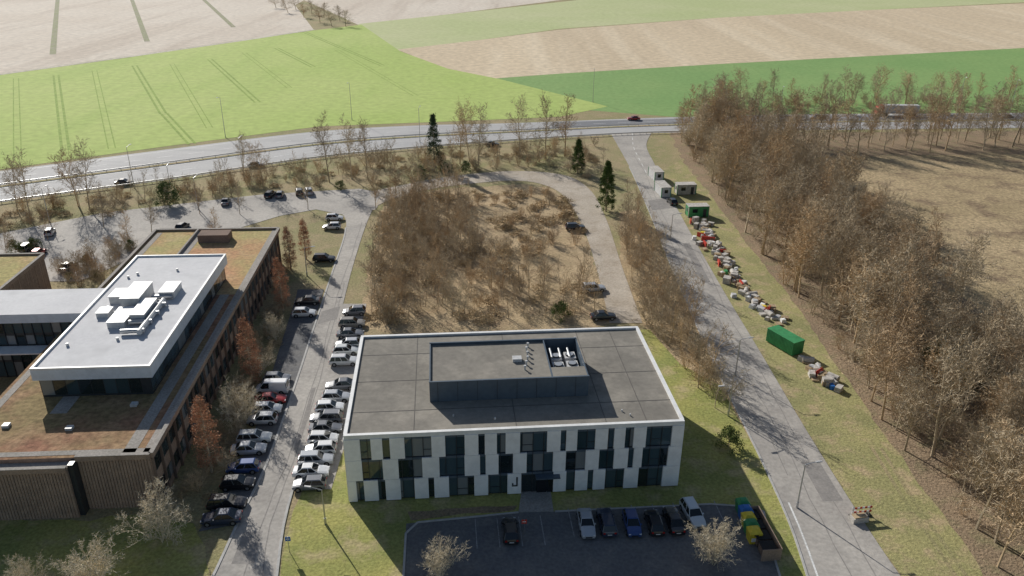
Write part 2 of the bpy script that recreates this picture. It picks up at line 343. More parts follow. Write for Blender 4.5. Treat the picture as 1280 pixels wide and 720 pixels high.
facade(Wd,rnd_rows(Wd),Matrix.Translation((Wd,Dp,0))@Matrix.Rotation(math.pi,4,'Z'),gk,pk,fk)
facade(Dp-.3,rnd_rows(Dp-.3),Matrix.Translation((Wd,.17,0))@Matrix.Rotation(math.pi/2,4,'Z'),gk,pk,fk)
facade(Dp-.3,rnd_rows(Dp-.3),Matrix.Translation((0,Dp-.17,0))@Matrix.Rotation(-math.pi/2,4,'Z'),gk,pk,fk)
gk.obj('windows',off); pk.obj('white_panels',off); fk.obj('window_frames',off)
jx=(639.5-437)/410*Wd; k=MB(); k.box(jx+.22,jx+.42,-.16,-.12,1.3,2.7,m_frame); k.box(jx-.3,jx+.22,-.16,-.12,1.3,1.5,m_frame); k.box(jx-.3,jx-.12,-.16,-.12,1.5,1.8,m_frame); k.obj('letter_sign',off)
k=MB(); k.box(jx+2.6,jx+5.6,-.9,.05,2.7,2.85,m_navy); k.box(jx+2.8,jx+4.05,0,.05,.05,2.5,m_cg); k.box(jx+4.15,jx+5.4,0,.05,.05,2.5,m_cg); k.obj('entrance_door',off)
# roof plant enclosure
k=MB(); x0,x1,y0,y1,z0,z1=10.1,30.3,6.9,17.2,HT-.12,HT+2.75; xi=25.6; t=.15
k.box(x0,x1,y0,y0+t,z0,z1,m_navy); k.box(x0,x1,y1-t,y1,z0,z1,m_navy); k.box(x0,x0+t,y0+t,y1-t,z0,z1-.003,m_navy); k.box(x1-t,x1,y0+t,y1-t,z0,z1-.003,m_navy)
k.box(xi,xi+t,y0+t,y1-t,z0,z1-.004,m_navy); k.box(x0+t,xi,y0+t,y1-t,z1-.5,z1-.28,m_roof); k.box(xi+t,x1-t,y0+t,y0+2.6,z1-.4,z1-.02,m_roof)
for q in ((x0-.05,x1+.05,y0-.05,y0+.2),(x0-.05,x1+.05,y1-.2,y1+.05)): k.box(*q,z1,z1+.06,m_navy)
for x in range(8): k.box(x0+1+x*2.5,x0+1.06+x*2.5,y0-.03,y0,z0,z1,m_frame)
k.obj('plant_enclosure',off)
k=MB()
for i,(a_,b_) in enumerate(((26.3,10.6),(28.2,10.8),(26.3,13),(28.2,13.2))):
    k.box(a_,a_+1.5,b_,b_+1.7,z0+.3,z0+2.0,m_hvac); k.tube((a_+.75,b_+.85,z0+2.0),(a_+.75,b_+.85,z0+2.15),.6,.6,m_frame,16); k.tube((a_+.75,b_+.85,z0+2.15),(a_+.75,b_+.85,z0+2.2),.5,.5,m_steel,12)
for i in range(3): k.tube((26.4+i*1.2,15.4,z0+.2),(26.4+i*1.2,15.4,z0+2.3),.14,.14,m_steel,10); k.tube((26.4+i*1.2,15.4,z0+2.3),(26.4+i*1.2,13,z0+2.3),.14,.14,m_steel,10)
k.obj('air_conditioning_units',off)
k=MB()
for a_,b_ in ((22.4,9.6),(22.7,10.8),(23,12),(23.1,13.3),(23.1,14.5),(23.4,15.6)):
    k.tube((a_,b_,z1-.3),(a_,b_,z1+.25),.11,.11,m_hvac,10); k.tube((a_,b_,z1+.25),(a_,b_,z1+.37),.2,.16,m_hvac,10)
k.box(21,22.2,11.6,12.6,z1-.3,z1+.15,m_hvac); k.obj('roof_vents',off)
# ------------------------------------------------------------------ timber office building (left)
LR=math.radians(4); lb0=(-42.3,75.6,0); tb=empty('timber_office_building',lb0,LR); H=7.6
def wall_strip(k,p,q,z0,z1,wins=True,fin=1.1):
    p=Vector(p);q=Vector(q); d=(q-p); L=d.length; ang=math.atan2(d.y,d.x); Tm=Matrix.Translation((p.x,p.y,0))@Matrix.Rotation(ang,4,'Z')
    if wins:
        for a_,b_ in ((1.0,2.9),(4.6,6.5)):
            k.box(0.1,L-.1,-.03,0,a_,b_,m_frame,Tm); i=0; x=.2
            while x<L-1.3: k.poly([Tm@Vector(c) for c in ((x,-.04,a_+.1),(x+1.25,-.04,a_+.1),(x+1.25,-.04,b_-.1),(x,-.04,b_-.1))],random.choice(gl)); x+=1.35
        x=0
        while x<L: k.box(x,x+.12,-.35,0,z0,z1-.4,m_timberd,Tm); x+=fin*2.4
    else:
        x=0
        while x<L-.2: k.box(x,x+.28,-.08-R()*.05,0,z0,z1-.3,m_timber,Tm); x+=.36
    k.box(-.1,L+.1,-.4,-.0,z1-.4,z1+.25,m_timber,Tm); k.box(-.1,L+.1,-.43,.1,z1+.25,z1+.31,m_gravel,Tm)
k=MB(); k.box(-24,0,1.5,77,0,H-.1,m_timber); k.box(-60,-9,0,14,0,H-.6,m_timber)
wall_strip(k,(0,1.5,0),(0,77,0),0,H); wall_strip(k,(-8.3,1.5,0),(0,1.5,0),0,H,False); wall_strip(k,(-60,0,0),(-9,0,0),0,H-.45,False)
wall_strip(k,(0,77,0),(-24,77,0),0,H,False); wall_strip(k,(-24,77,0),(-24,46,0),0,H); k.box(-9.0,-8.4,.3,3,0,H-.3,m_frame)
k.obj('walls',tb)
k=MB(); z=H-.08
k.poly([(-24,1.5,z),(0,1.5,z),(0,46,z),(-24,46,z)],m_sedum); k.poly([(-24,46,z),(0,46,z),(0,77,z),(-24,77,z)],m_sedum2)
k.poly([(-60,0,H-.58),(-9,0,H-.58),(-9,1.45,H-.58),(-60,1.45,H-.58)],m_gravel)
for q in ((-3.4,-1.9,2,46),(-24,0,2.0,2.9),(-15.6,-14.2,54,76.5),(-23.5,-22.5,2,76),(-1,-.2,2,77)): k.box(*q,z,z+.03,m_gravel)
k.box(-15.6,-13.5,11,15,z,z+.034,m_gravel)
k.box(-15.8,-15.5,54,76.6,z,z+.5,m_gravel); k.box(-13.8,-8,70,73,z,z+1.6,m_timberd)
for x,y in ((-20,8),(-12,7),(-6,12),(-19,60),(-8,60),(-6,30)): k.box(x,x+.8,y,y+.8,z,z+.35,m_hvac)
k.obj('sedum_roof',tb)
# penthouse with pale roof
k=MB(); px0,px1,py0,py1=-18.7,-3.6,14.6,53; 
k.box(px0+.5,px1-.5,py0+.5,py1-.5,H-.1,H+3.3,m_frame)
y=py0+.6
while y<py1-2: 
    k.poly([(px1-.48,y,H+.2),(px1-.48,y+1.5,H+.2),(px1-.48,y+1.5,H+2.6),(px1-.48,y,H+2.6)],random.choice(gl)); k.poly([(px0+.48,y,H+.2),(px0+.48,y,H+2.6),(px0+.48,y+1.5,H+2.6),(px0+.48,y+1.5,H+.2)],random.choice(gl)); y+=1.6
x=px0+.6
while x<px1-2: k.poly([(x,py0+.48,H+.2),(x+1.5,py0+.48,H+.2),(x+1.5,py0+.48,H+2.6),(x,py0+.48,H+2.6)],random.choice(gl)); x+=1.6
k.obj('penthouse_glazing',tb)
k=MB(); k.box(px0,px1,py0,py1,H+2.7,H+4.2,m_fascia); k.box(px0,px1,py0,py1,H+4.2,H+4.24,m_proof)
for q in ((px0,px1,py0,py0+.3),(px0,px1,py1-.3,py1),(px0,px0+.3,py0+.3,py1-.3),(px1-.3,px1,py0+.3,py1-.3)): k.box(*q,H+4.24,H+4.5,m_cope)
k.obj('penthouse_roof',tb)
k=MB(); zr=H+4.24
for q in ((-13.5,-10.8,32,38,1.8),(-16,-13.9,34,37,1.2),(-10.6,-8.6,27.5,33,1.3),(-13.3,-10.9,26,31,.9),(-9.2,-7,35.5,39.5,1.1),(-16.2,-14.5,29.5,31.5,.7)): k.box(q[0],q[1],q[2],q[3],zr,zr+q[4],m_hvac); k.box(q[0]-.08,q[1]+.08,q[2]-.08,q[3]+.08,zr+q[4],zr+q[4]+.08,m_cope)
for i in range(5): k.tube((-10.7+i*.15,24+i*2.8,zr+.5),(-7.5+i*.1,24.2+i*2.8,zr+.5),.35,.35,m_steel,10)
k.tube((-8,23.5,zr+.55),(-8,34,zr+.55),.4,.4,m_hvac,10)
for i in range(9): 
    x,y=U(-17.5,-5),U(17,51); k.tube((x,y,zr),(x,y,zr+.4),.2,.2,m_hvac,8)
k.obj('roof_equipment',tb)
# glazed link wing
k=MB(); 
k.box(-60,px0-.02,33.5,41.5,0,H+1.9,m_frame); k.box(-60,px0-.01,33,42,H+1.9,H+3.3,m_fascia); k.box(-60,px0-.01,33,42,H+3.3,H+3.35,m_proof)
x=-60
while x<px0-1.4:
    for a_,b_ in ((.2,2.6),(3.0,5.2),(5.7,7.2),(7.6,9.3)): k.poly([(x,33.48,a_),(x+1.3,33.48,a_),(x+1.3,33.48,b_),(x,33.48,b_)],random.choice(gl))
    k.box(x-.08,x,33.3,33.48,0,H+1.9,m_frame); x+=1.4
k.box(-60,-24.2,30.8,33.3,5.3,5.5,m_cope); k.obj('glazed_link_wing',tb)
# second timber building
t2=empty('timber_office_building',(-87,120,0),LR); k=MB(); k.box(-50,0,0,19,0,7,m_timber); wall_strip(k,(-50,0,0),(0,0,0),0,7.1); wall_strip(k,(0,0,0),(0,19,0),0,7.1,False); wall_strip(k,(0,19,0),(-50,19,0),0,7.1,False); k.obj('walls',t2)
k=MB(); k.box(-49.9,-.1,.1,18.9,7,7.08,m_sedum2); k.box(-30,-3,6,9,7.08,7.12,m_gravel); k.obj('sedum_roof',t2)
# ------------------------------------------------------------------ vehicles
def car_mesh(kind):
    k=MB(); st={'hatch':[(-2.05,.70,.78),(-1.98,.88,.86),(-1.2,.93,.90),(.5,.92,.90),(1.0,.92,.89),(1.6,.82,.87),(1.98,.70,.80),(2.07,.60,.70)],
      'sedan':[(-2.3,.72,.78),(-2.2,.92,.86),(-1.4,.95,.90),(.6,.93,.91),(1.05,.92,.90),(1.8,.80,.87),(2.2,.68,.80),(2.3,.58,.70)],
      'wagon':[(-2.3,.74,.80),(-2.22,.92,.88),(-1.3,.97,.92),(.6,.96,.93),(1.05,.95,.92),(1.8,.86,.90),(2.2,.75,.82),(2.3,.62,.72)],
      'van':[(-2.5,.9,.90),(-2.45,1.05,.95),(-1.3,1.1,.97),(.9,1.1,.97),(1.5,1.08,.95),(2.0,.98,.93),(2.35,.8,.88),(2.45,.66,.78)]}[kind]
    gh={'hatch':(1.0,.25,-1.5,-1.95,.9,1.47),'sedan':(.95,.2,-1.0,-1.75,.9,1.44),'wagon':(1.0,.3,-1.85,-2.2,.93,1.55),'van':(1.7,1.0,-2.3,-2.45,1.07,1.95)}[kind]
    rings=[]
    for x,zt,hw in st:
        e=.06 if abs(x)>1.9 else 0
        rings.append([(x,-hw*.92,.22+e),(x,-hw,.38),(x,-hw,zt*.72),(x,-hw*.93,zt-.03),(x,-hw*.55,zt+.02),(x,hw*.55,zt+.02),(x,hw*.93,zt-.03),(x,hw,zt*.72),(x,hw,.38),(x,hw*.92,.22+e)])
    i0=len(k.v)
    for r in rings: k.v+=r
    pm=k.mi(m_paint)
    for a_ in range(len(rings)-1):
        for j in range(10): k.f.append((i0+a_*10+j,i0+a_*10+(j+1)%10,i0+(a_+1)*10+(j+1)%10,i0+(a_+1)*10+j)); k.m.append(pm)
    k.f.append(tuple(i0+j for j in range(9,-1,-1))); k.m.append(pm); k.f.append(tuple(i0+(len(rings)-1)*10+j for j in range(10))); k.m.append(pm)
    bf,rf,rrr,br,zb,zr=gh; wb=st[3][2]*.90; wr=wb*.78
    P=[(bf,-wb,zb),(bf,wb,zb),(br,wb,zb),(br,-wb,zb)]; Q=[(rf,-wr,zr),(rf,wr,zr),(rrr,wr,zr),(rrr,-wr,zr)]
    for a_ in range(4): k.poly([P[a_],P[(a_+1)%4],Q[(a_+1)%4],Q[a_]],m_cg)
    k.hexa([(rf+.04,-wr-.02,zr-.02),(rf+.04,wr+.02,zr-.02),(rrr-.06,wr+.02,zr-.02),(rrr-.06,-wr-.02,zr-.02),(rf-.1,-wr*.8,zr+.05),(rf-.1,wr*.8,zr+.05),(rrr+.08,wr*.8,zr+.05),(rrr+.08,-wr*.8,zr+.05)],m_paint)
    for a_ in range(4): k.tube(P[a_],Q[a_],.055,.045,m_paint,6)
    for t in ((.42,) if kind!='wagon' else (.38,.72)):
        for s in (-1,1): k.tube((bf+(br-bf)*t,s*wb,zb),(rf+(rrr-rf)*t,s*wr,zr),.04,.04,m_paint,5)
    if kind=='van':
        for s in (-1,1): k.hexa([(-2.3,s*wb-.02,zb),(.2,s*wb-.02,zb),(.2,s*wb+.02,zb),(-2.3,s*wb+.02,zb),(-2.2,s*wr-.02,zr),(.2,s*wr-.02,zr),(.2,s*wr+.02,zr),(-2.2,s*wr+.02,zr)],m_paint)
    L=st[-1][0]; hw=st[3][2]
    for x in (-L*.63,L*.64):
        for s in (-1,1):
            k.tube((x,s*(hw-.2),.33),(x,s*(hw+.012),.33),.38,.38,m_black,16); k.tube((x,s*(hw-.2),.32),(x,s*(hw+.03),.32),.32,.32,m_black,16); k.tube((x,s*(hw+.03),.32),(x,s*(hw+.038),.32),.2,.2,m_hub,12)
    for s in (-1,1):
        k.box(L-.2,L-.01,s*.62-.13,s*.62+.13,.56,.68,m_head); k.box(st[0][0]-.02,st[0][0]+.08,s*.64-.12,s*.64+.12,.66,.84,m_tail)
        k.box(bf-.35,bf-.2,s*(wb+.11)-.09,s*(wb+.11)+.09,zb+.02,zb+.14,m_paint)
    k.box(L-.01,L+.012,-.4,.4,.32,.5,m_black); k.box(st[0][0]-.01,st[0][0]+.01,-.26,.26,.48,.6,m_head)
    me=k.mesh('car_'+kind); return me
cars={n:car_mesh(n) for n in ('hatch','sedan','wagon','van')}
C=dict(w=(.72,.73,.74),s=(.42,.44,.47),g=(.18,.19,.21),k=(.02,.021,.026),b=(.03,.07,.22),r=(.36,.02,.02),l=(.55,.57,.57),n=(.035,.05,.09),t=(.30,.28,.25))
def car(u,v,deg,c,kind='hatch',name='parked_car'):
    p=G(u,v,.6); p.z=.07; f=U(.85,1.15); put(name,cars[kind],p,math.radians(deg+U(-2,2)),1,color=tuple(x*f for x in C[c]))
KS=['hatch','sedan','wagon','hatch']
for i,(u,v,c) in enumerate([(387,605,'g'),(389,589,'w'),(395,574,'s'),(401,561,'w'),(404,548,'w'),(407,535,'g'),(408,522,'g'),(412,509,'w'),(420,496,'s'),(426,481,'g'),(430,451,'w'),(432,438,'l'),(435,430,'s'),(438,417,'g'),(440,404,'t'),(443,389,'g')]): car(u,v,5 if i%3 else 185,c,KS[i%4])
for i,(u,v,c) in enumerate([(277,647,'n'),(284,629,'k'),(297,604,'k'),(304,584,'b'),(311,561,'s'),(318,547,'l'),(328,524,'s'),(334,511,'w'),(338,499,'r'),(340,486,'w'),(346,473,'g'),(380,391,'w'),(384,376,'k'),(405,323,'k'),(418,272,'w'),(415,283,'w')]): car(u,v,5 if i%3 else 185,c,'van' if i==9 else KS[(i+1)%4])
for u,v,c in [(338,243,'k'),(350,243,'g'),(374,240,'k'),(386,239,'s'),(228,283,'k'),(282,252,'g'),(35,309,'t'),(48,316,'r'),(85,333,'t'),(62,290,'s')]: car(u,v,95+U(-15,15),c,random.choice(KS))
for i,(u,v,c) in enumerate([(638,663,'k'),(733,654,'s'),(758,652,'n'),(790,654,'b'),(818,653,'k'),(842,650,'k'),(866,642,'l')]): car(u,v,[95,275,95,275,95,95,280][i],c,KS[i%4])
car(719,284,5,'k','wagon'); car(742,360,8,'s','wagon'); car(754,395,5,'k','sedan'); car(840,252,100,'k','hatch')
for u,v,d,c in [(792,148,183,'r'),(320,206,10,'k'),(615,180,5,'k'),(155,228,12,'k'),(932,157,0,'g'),(1020,146,180,'s'),(1258,146,180,'g')]: car(u,v,d,c,'sedan','car')
# lorry
k=MB()
k.box(-8.2,4.6,-1.27,1.27,1.2,3.95,m_hvac); k.box(-8.25,-8.2,-1.2,1.2,1.25,3.9,m_steel)
for i in range(11): k.box(-8+i*1.2,-7.92+i*1.2,-1.3,1.3,1.2,3.97,m_steel)
k.box(-8,7,-.5,.5,.8,1.2,m_black); k.hexa([(5,-1.2,.6),(7.4,-1.2,.6),(7.4,1.2,.6),(5,1.2,.6),(5,-1.2,3.3),(6.9,-1.2,3.3),(6.9,1.2,3.3),(5,1.2,3.3)],m_red)
k.hexa([(7.29,-1.1,1.9),(7.3,1.1,1.9),(7.2,1.1,1.9),(7.2,-1.1,1.9),(7.05,-1.1,2.9),(7.05,1.1,2.9),(6.9,1.1,2.9),(6.9,-1.1,2.9)],m_cg); k.hexa([(5,-1.1,3.3),(6.6,-1.1,3.3),(6.6,1.1,3.3),(5,1.1,3.3),(5,-1,4.0),(5.5,-1,4.0),(5.5,1,4.0),(5,1,4.0)],m_red)
for s in (-1,1): k.box(5.6,6.7,s*1.21-.01,s*1.21+.01,2,2.8,m_cg)
for x in (-6.8,-5.5,-4.2,3.6,6.4):
    for s in (-1,1): k.tube((x,s*.9,.5),(x,s*1.25,.5),.5,.5,m_black,14)
p=G(1118,144.5); k.obj('lorry',None,(p.x,p.y,.06),math.radians(180))
# ------------------------------------------------------------------ street furniture
def lamp(u,v,H,ang,name='street_lamp'):
    p=G(u,v); k=MB(); k.tube((0,0,0),(0,0,H),.11,.06,m_steel,8); k.tube((0,0,H),(1.5,0,H+.25),.05,.04,m_steel,6); k.hexa([(1.3,-.16,H+.18),(2.1,-.13,H+.2),(2.1,.13,H+.2),(1.3,.16,H+.18),(1.3,-.12,H+.32),(2.1,-.08,H+.3),(2.1,.08,H+.3),(1.3,.12,H+.32)],m_hvac); k.tube((0,0,0),(0,0,.9),.16,.15,m_steel,8)
    k.obj(name,None,(p.x,p.y,0),math.radians(ang))
for q in ((996,635,6.5,10),(919,470,6.5,10),(838,300,6,10),(407,655,5,170),(384,345,6,10),(758,262,6,180),(168,235,11,80),(305,222,11,80),(440,150,13,260),(741,128,13,260),(282,172,13,260),(1196,140,13,260),(1262,140,12,260),(973,150,12,260),(525,178,11,80),(248,262,8,80),(62,277,8,80),(215,245,8,90),(910,520,5,190)): lamp(*q)
p=G(1075,645); k=MB()
for x in (-1.1,1.1): k.box(x-.05,x+.05,-.05,.05,0,1.5,m_steel); k.box(x-.25,x+.25,-.3,.3,.0,.18,m_black)
for z in (.55,1.15):
    for i in range(8): k.box(-1.3+i*.325,-1.3+(i+1)*.325,-.09,-.05,z,z+.28,m_red if i%2 else m_white)
k.obj('road_barrier',None,(p.x,p.y,.02),.15)
k=MB(); k.box(-1,1,-.5,.5,0,.7,m_conc); k.box(-.8,.8,-.4,.4,.7,.85,m_wood); q=G(1073,651); k.obj('concrete_block',None,(q.x,q.y,.02),.2)
for u,v,m in ((362,690,m_blue),(655,668,m_red)):
    p=G(u,v); k=MB(); k.tube((0,0,0),(0,0,2.2),.04,.04,m_steel,8); k.box(-.3,.3,-.03,.0,1.6,2.2,m); k.box(-.2,.2,-.035,-.03,1.85,1.95,m_white); k.obj('traffic_sign',None,(p.x,p.y,0),SA)
# recycling bins + timber enclosure
for i,m in enumerate((m_yel,m_green,m_yel,m_blue,m_green)):
    p=G(941-i*3.5,676-i*9); k=MB(); k.hexa([(-.6,-.6,0),(.6,-.6,0),(.6,.6,0),(-.6,.6,0),(-.75,-.7,1.5),(.75,-.7,1.5),(.75,.7,1.5),(-.75,.7,1.5)],m); k.hexa([(-.75,-.7,1.5),(.75,-.7,1.5),(.75,.7,1.5),(-.75,.7,1.5),(-.35,-.3,1.95),(.35,-.3,1.95),(.35,.3,1.95),(-.35,.3,1.95)],m); k.box(-.25,.25,-.73,-.68,1.2,1.4,m_black); k.box(-.5,.5,-.69,-.63,.4,.9,m_white); k.obj('recycling_bin',None,(p.x,p.y,.06),SA)
p=G(951,702); k=MB()
for i in range(18): k.box(i*.125,i*.125+.1,-.05,.05,0,1.6,m_timber); k.box(i*.125,i*.125+.1,7.2,7.3,0,1.6,m_timber)
for i in range(48): k.box(2.2,2.3,i*.15+.06,i*.15+.18,0,1.6,m_timber)
for i in range(4): k.box(.3,1.9,.4+i*1.75,1.8+i*1.75,.1,1.15,m_timberd); k.box(.25,1.95,.35+i*1.75,1.85+i*1.75,1.15,1.22,m_black)
k.obj('bin_enclosure',None,(p.x,p.y,.06),SA)
# site cabins and container
def cabin(u,v,m,rm,rot,L=6,name='site_cabin'):
    p=G(u,v); k=MB(); k.box(0,L,0,2.5,.15,2.7,m)
    for x in (0,L): 
        for y in (0,2.5): k.box(x-.08,x+.08,y-.08,y+.08,0,2.78,m_green if m!=m_green else m_steel)
    k.box(-.1,L+.1,-.1,2.6,2.7,2.8,rm); k.box(1,2.2,-.04,0,1.2,2.1,m_cg); k.box(3.6,4.4,-.04,0,.2,2.1,m_frame); k.box(-.04,0,.8,1.7,1.2,2.1,m_cg)
    k.obj(name,None,(p.x,p.y,0),math.radians(rot))
cabin(838,247,m_hvac,m_conc,98,6); cabin(829,227,m_hvac,m_conc,98,6); cabin(860,272,m_green,m_conc,5,5); cabin(846,244,m_conc,m_conc,5,5); 
k=MB(); k.box(0,6,0,2.4,.15,2.5,m_green)
for i in range(20): k.box(.1+i*.3,.22+i*.3,-.05,2.45,.2,2.45,m_green)
for i in range(8): k.box(-.05,6.05,.1+i*.3,.22+i*.3,.2,2.45,m_green)
k.box(-.06,6.06,-.06,2.46,2.46,2.56,m_green); p=G(1003,442); k.obj('green_container',None,(p.x,p.y,.02),math.radians(118))
# debris along the verge
def debris(name,line,n,spread):
    k=MB(); ln=resample(W(line),n)
    for c in ln:
        for _ in range(3):
            x,y=c.x+random.gauss(0,spread),c.y+U(-1.2,1.2); a_=U(0,3.14); Tm=Matrix.Translation((x,y,.02))@Matrix.Rotation(a_,4,'Z'); t=R()
            if t<.3:
                for j in range(random.randint(2,6)):
                    for q in range(5): k.box(-.6,.6,-.5+q*.22,-.36+q*.22,j*.15+.1,j*.15+.13,m_wood,Tm)
                    for q in (-.55,0,.45): k.box(q,q+.1,-.5,.52,j*.15,j*.15+.1,m_wood,Tm)
            elif t<.6:
                for j in range(random.randint(1,3)): k.box(-.7,.7,-.45,.45,j*.42,j*.42+.38,m_conc,Tm@Matrix.Rotation(U(-.15,.15),4,'Z'))
            elif t<.83:
                h=U(.6,1.0); s=U(.4,.55); k.hexa([Tm@Vector(q) for q in ((-s,-s,0),(s,-s,0),(s,s,0),(-s,s,0),(-s*.8,-s*.9,h),(s*.7,-s*.8,h*.9),(s*.8,s*.7,h),(-s*.9,s*.8,h*.85))],random.choice((m_bag,m_hvac,m_conc)))
            elif t<.89:
                for j in range(4): k.box(-1,1,j*.12,j*.12+.08,0,.9+R()*.2,m_red,Tm) if j%2 else k.box(-1,1,j*.12,j*.12+.08,0,.3,m_bag,Tm)
            elif t<.97:
                a0=Tm@Vector((-.9,0,.5)); b0=Tm@Vector((.9,0,.5)); k.tube(a0,b0,.5,.5,m_conc,14)
            else: k.box(-.5,.5,-.3,.3,0,.7,random.choice((m_yel,m_green,m_blue)),Tm)
    k.obj(name)
debris('construction_debris_pile',[(878,278),(892,310),(915,345),(940,380),(968,402)],46,1.3)
debris('construction_debris_pile',[(1008,455),(1025,470),(1042,485)],8,.8)
# ------------------------------------------------------------------ trees
def bare(name,H,seed,m,n1=22,n2=9,n3=6,c0=.28,spread=.33,tw=.022,up=.12,ang=(35,65),stems=1,tr=.012):
    rnd=random.Random(seed); k=MB(); rv=lambda s:Vector((rnd.uniform(-s,s),rnd.uniform(-s,s),rnd.uniform(-s,s)))
    def rib(a_,b_,w):
        d=(b_-a_); s=d.cross(rv(1)).normalized()*w; k.poly((a_-s,a_+s,b_),m)
    def limb(p,d,L,r,lev):
        n=(6,4,2,2)[lev]; pts=[p]; q=p.copy(); dd=d.copy()
        for i in range(n):
            dd=(dd+rv((.10,.18,.28,.3)[lev])+Vector((0,0,up if lev else .1))).normalized(); q=q+dd*(L/n); pts.append(q.copy())
        for i in range(n):
            ra,rb_=r*(1-i/n*.85),r*(1-(i+1)/n*.85)
            if lev<=1: k.tube(pts[i],pts[i+1],ra,rb_,m,5 if lev==0 else 3,False)
            else: rib(pts[i],pts[i+1]+(pts[i+1]-pts[i])*.3,max(tw*.7,ra))
        if lev==3: return
        nc=(n1,n2,n3)[lev]; s0=(c0,.15,.1)[lev]
        for j in range(nc):
            t=s0+(1-s0)*(j+rnd.random())/nc; f=t*n; i=min(n-1,int(f)); b_=pts[i].lerp(pts[i+1],f-i); ax=(pts[i+1]-pts[i]).normalized()
            pr=ax.orthogonal().normalized(); pr.rotate(Matrix.Rotation(rnd.uniform(0,6.283),3,ax)); al=math.radians(rnd.uniform(*ang))*(1.1-.5*t if lev==0 else 1)
            cdv=(ax*math.cos(al)+pr*math.sin(al)).normalized()
            Lc=(H*spread*(1.15-.62*t) if lev==0 else L*.5*(1.15-.6*t))*rnd.uniform(.7,1.25)
            limb(b_,cdv,Lc,(r*.4*(1.1-t*.7) if lev==0 else (r*.45 if lev==1 else tw)),lev+1)
    for s in range(stems):
        if stems==1: limb(Vector((0,0,-.1)),Vector((0,0,1)),H*.88,H*tr,0)
        else:
            a_=rnd.uniform(0,6.28); t=rnd.uniform(.1,.8); limb(Vector((rnd.uniform(-.3,.3),rnd.uniform(-.3,.3),-.1)),Vector((math.cos(a_)*t,math.sin(a_)*t,1)).normalized(),H*rnd.uniform(.7,1),H*.009,0)
    return k.mesh(name)
BT=[bare('bare_tree_%d'%i,17,i,m_bark if i%3 else m_bark2,n1=23,n2=8,n3=5,c0=.22,spread=(.31,.38,.34,.42,.30,.36)[i],tw=.055,up=.09,ang=(38,74)) for i in range(6)]
BS=[bare('sapling_%d'%i,7,40+i,m_bark2 if i%2 else m_bark,n1=13,n2=5,n3=4,c0=.15,spread=.36,tw=.026,up=.16,ang=(28,62),tr=.009) for i in range(5)]
BB=[bare('bare_bush_%d'%i,4,60+i,m_bark2 if i%2 else m_bark,n1=8,n2=5,n3=3,c0=.1,spread=.40,tw=.028,stems=7,ang=(35,75)) for i in range(3)]
BP=[bare('pale_bush_%d'%i,7,80+i,m_barkp,n1=9,n2=7,n3=5,c0=.12,spread=.38,tw=.03,stems=9,ang=(35,70)) for i in range(2)]
def leafy(name,H,prof,seed,m,ncl=120,npl=40,ls=.16,cr_=.5):
    rnd=random.Random(seed); k=MB(); k.tube((0,0,-.1),(0,0,H*.9),H*.018,.02,m_bark,6,False)
    for c in range(ncl):
        t=rnd.random()**.8; a_=rnd.uniform(0,6.283); rr_=prof(t)*rnd.uniform(.55,1.05); cx,cy,cz=rr_*math.cos(a_),rr_*math.sin(a_),H*(.04+.95*t)
        k.poly(((0,0,cz-.05),(0,0,cz+.05),(cx,cy,cz)),m_bark)
        for j in range(npl):
            p=Vector((cx+rnd.gauss(0,cr_*.55),cy+rnd.gauss(0,cr_*.55),cz+rnd.gauss(0,cr_*.5)))
            a=Vector((rnd.gauss(0,1),rnd.gauss(0,1),rnd.gauss(0,1))).normalized()*ls*rnd.uniform(.6,1.3); b_=a.cross(Vector((rnd.gauss(0,1),rnd.gauss(0,1),rnd.gauss(0,1)))).normalized()*ls*.5
            k.poly((p-b_,p+b_,p+a),m)
    return k.mesh(name)
spruce=leafy('spruce',15,lambda t:3.6*(1-t)*(0.8+.2*math.sin(t*40))+.15,1,m_conif,150,30,.28,.6)
thuja=leafy('thuja',12,lambda t:1.9*(1-t**2.2)+.1,2,m_thuja,190,50,.22,.45)
rusty=[leafy('rusty_%d'%i,10,lambda t:1.25*math.sin(math.pi*min(1,(.18+.82*t)))**.8+.05,3+i,m_rust,120,34,.15,.42) for i in range(2)]
gbush=[leafy('bush_%d'%i,2.4,lambda t:1.4*math.sqrt(max(0,1-t*t)),9+i,m_bush,45,40,.14,.35) for i in range(2)]
bram=[leafy('bramble_%d'%i,.8,lambda t:1.5*math.sqrt(max(0,1-t*t)),19+i,m_bramble,22,16,.15,.4) for i in range(3)]
def inpoly(x,y,P):
    c=False;j=len(P)-1
    for i in range(len(P)):
        if (P[i].y>y)!=(P[j].y>y) and x<(P[j].x-P[i].x)*(y-P[i].y)/(P[j].y-P[i].y)+P[i].x: c=not c
        j=i
    return c
def scatter(name,px,sets,clump=0):
    """sets: list of (meshes, spacing, smin, smax); clump: 0 even .. 1 strongly clustered"""
    P=W(px); x0,x1=min(p.x for p in P),max(p.x for p in P); y0,y1=min(p.y for p in P),max(p.y for p in P)
    col=bpy.data.collections.new(name)
    for k_,(meshes,sp,s0,s1) in enumerate(sets):
        x=x0; row=0
        while x<x1:
            y=y0+(row%2)*sp/2; row+=1
            while y<y1:
                a_,b_=x+U(-.7,.7)*sp,y+U(-.7,.7)*sp
                nz=noise.noise(Vector((a_*.11,b_*.11,k_*7.3)))+.35*noise.noise(Vector((a_*.4,b_*.4,k_)))
                if inpoly(a_,b_,P) and (not clump or nz>-.55+clump*.5*(R()+.3)):
                    f=min(1,max(0,.5+nz*.9+U(-.35,.35))) if clump else R()
                    s=s0+(s1-s0)*f; put(name+'_item',random.choice(meshes),(a_,b_,0),U(0,6.28),(s*U(.85,1.25),s*U(.85,1.25),s),col)
                y+=sp
            x+=sp
    e=empty(name,(0,0,0)); e.instance_type='COLLECTION'; e.instance_collection=col
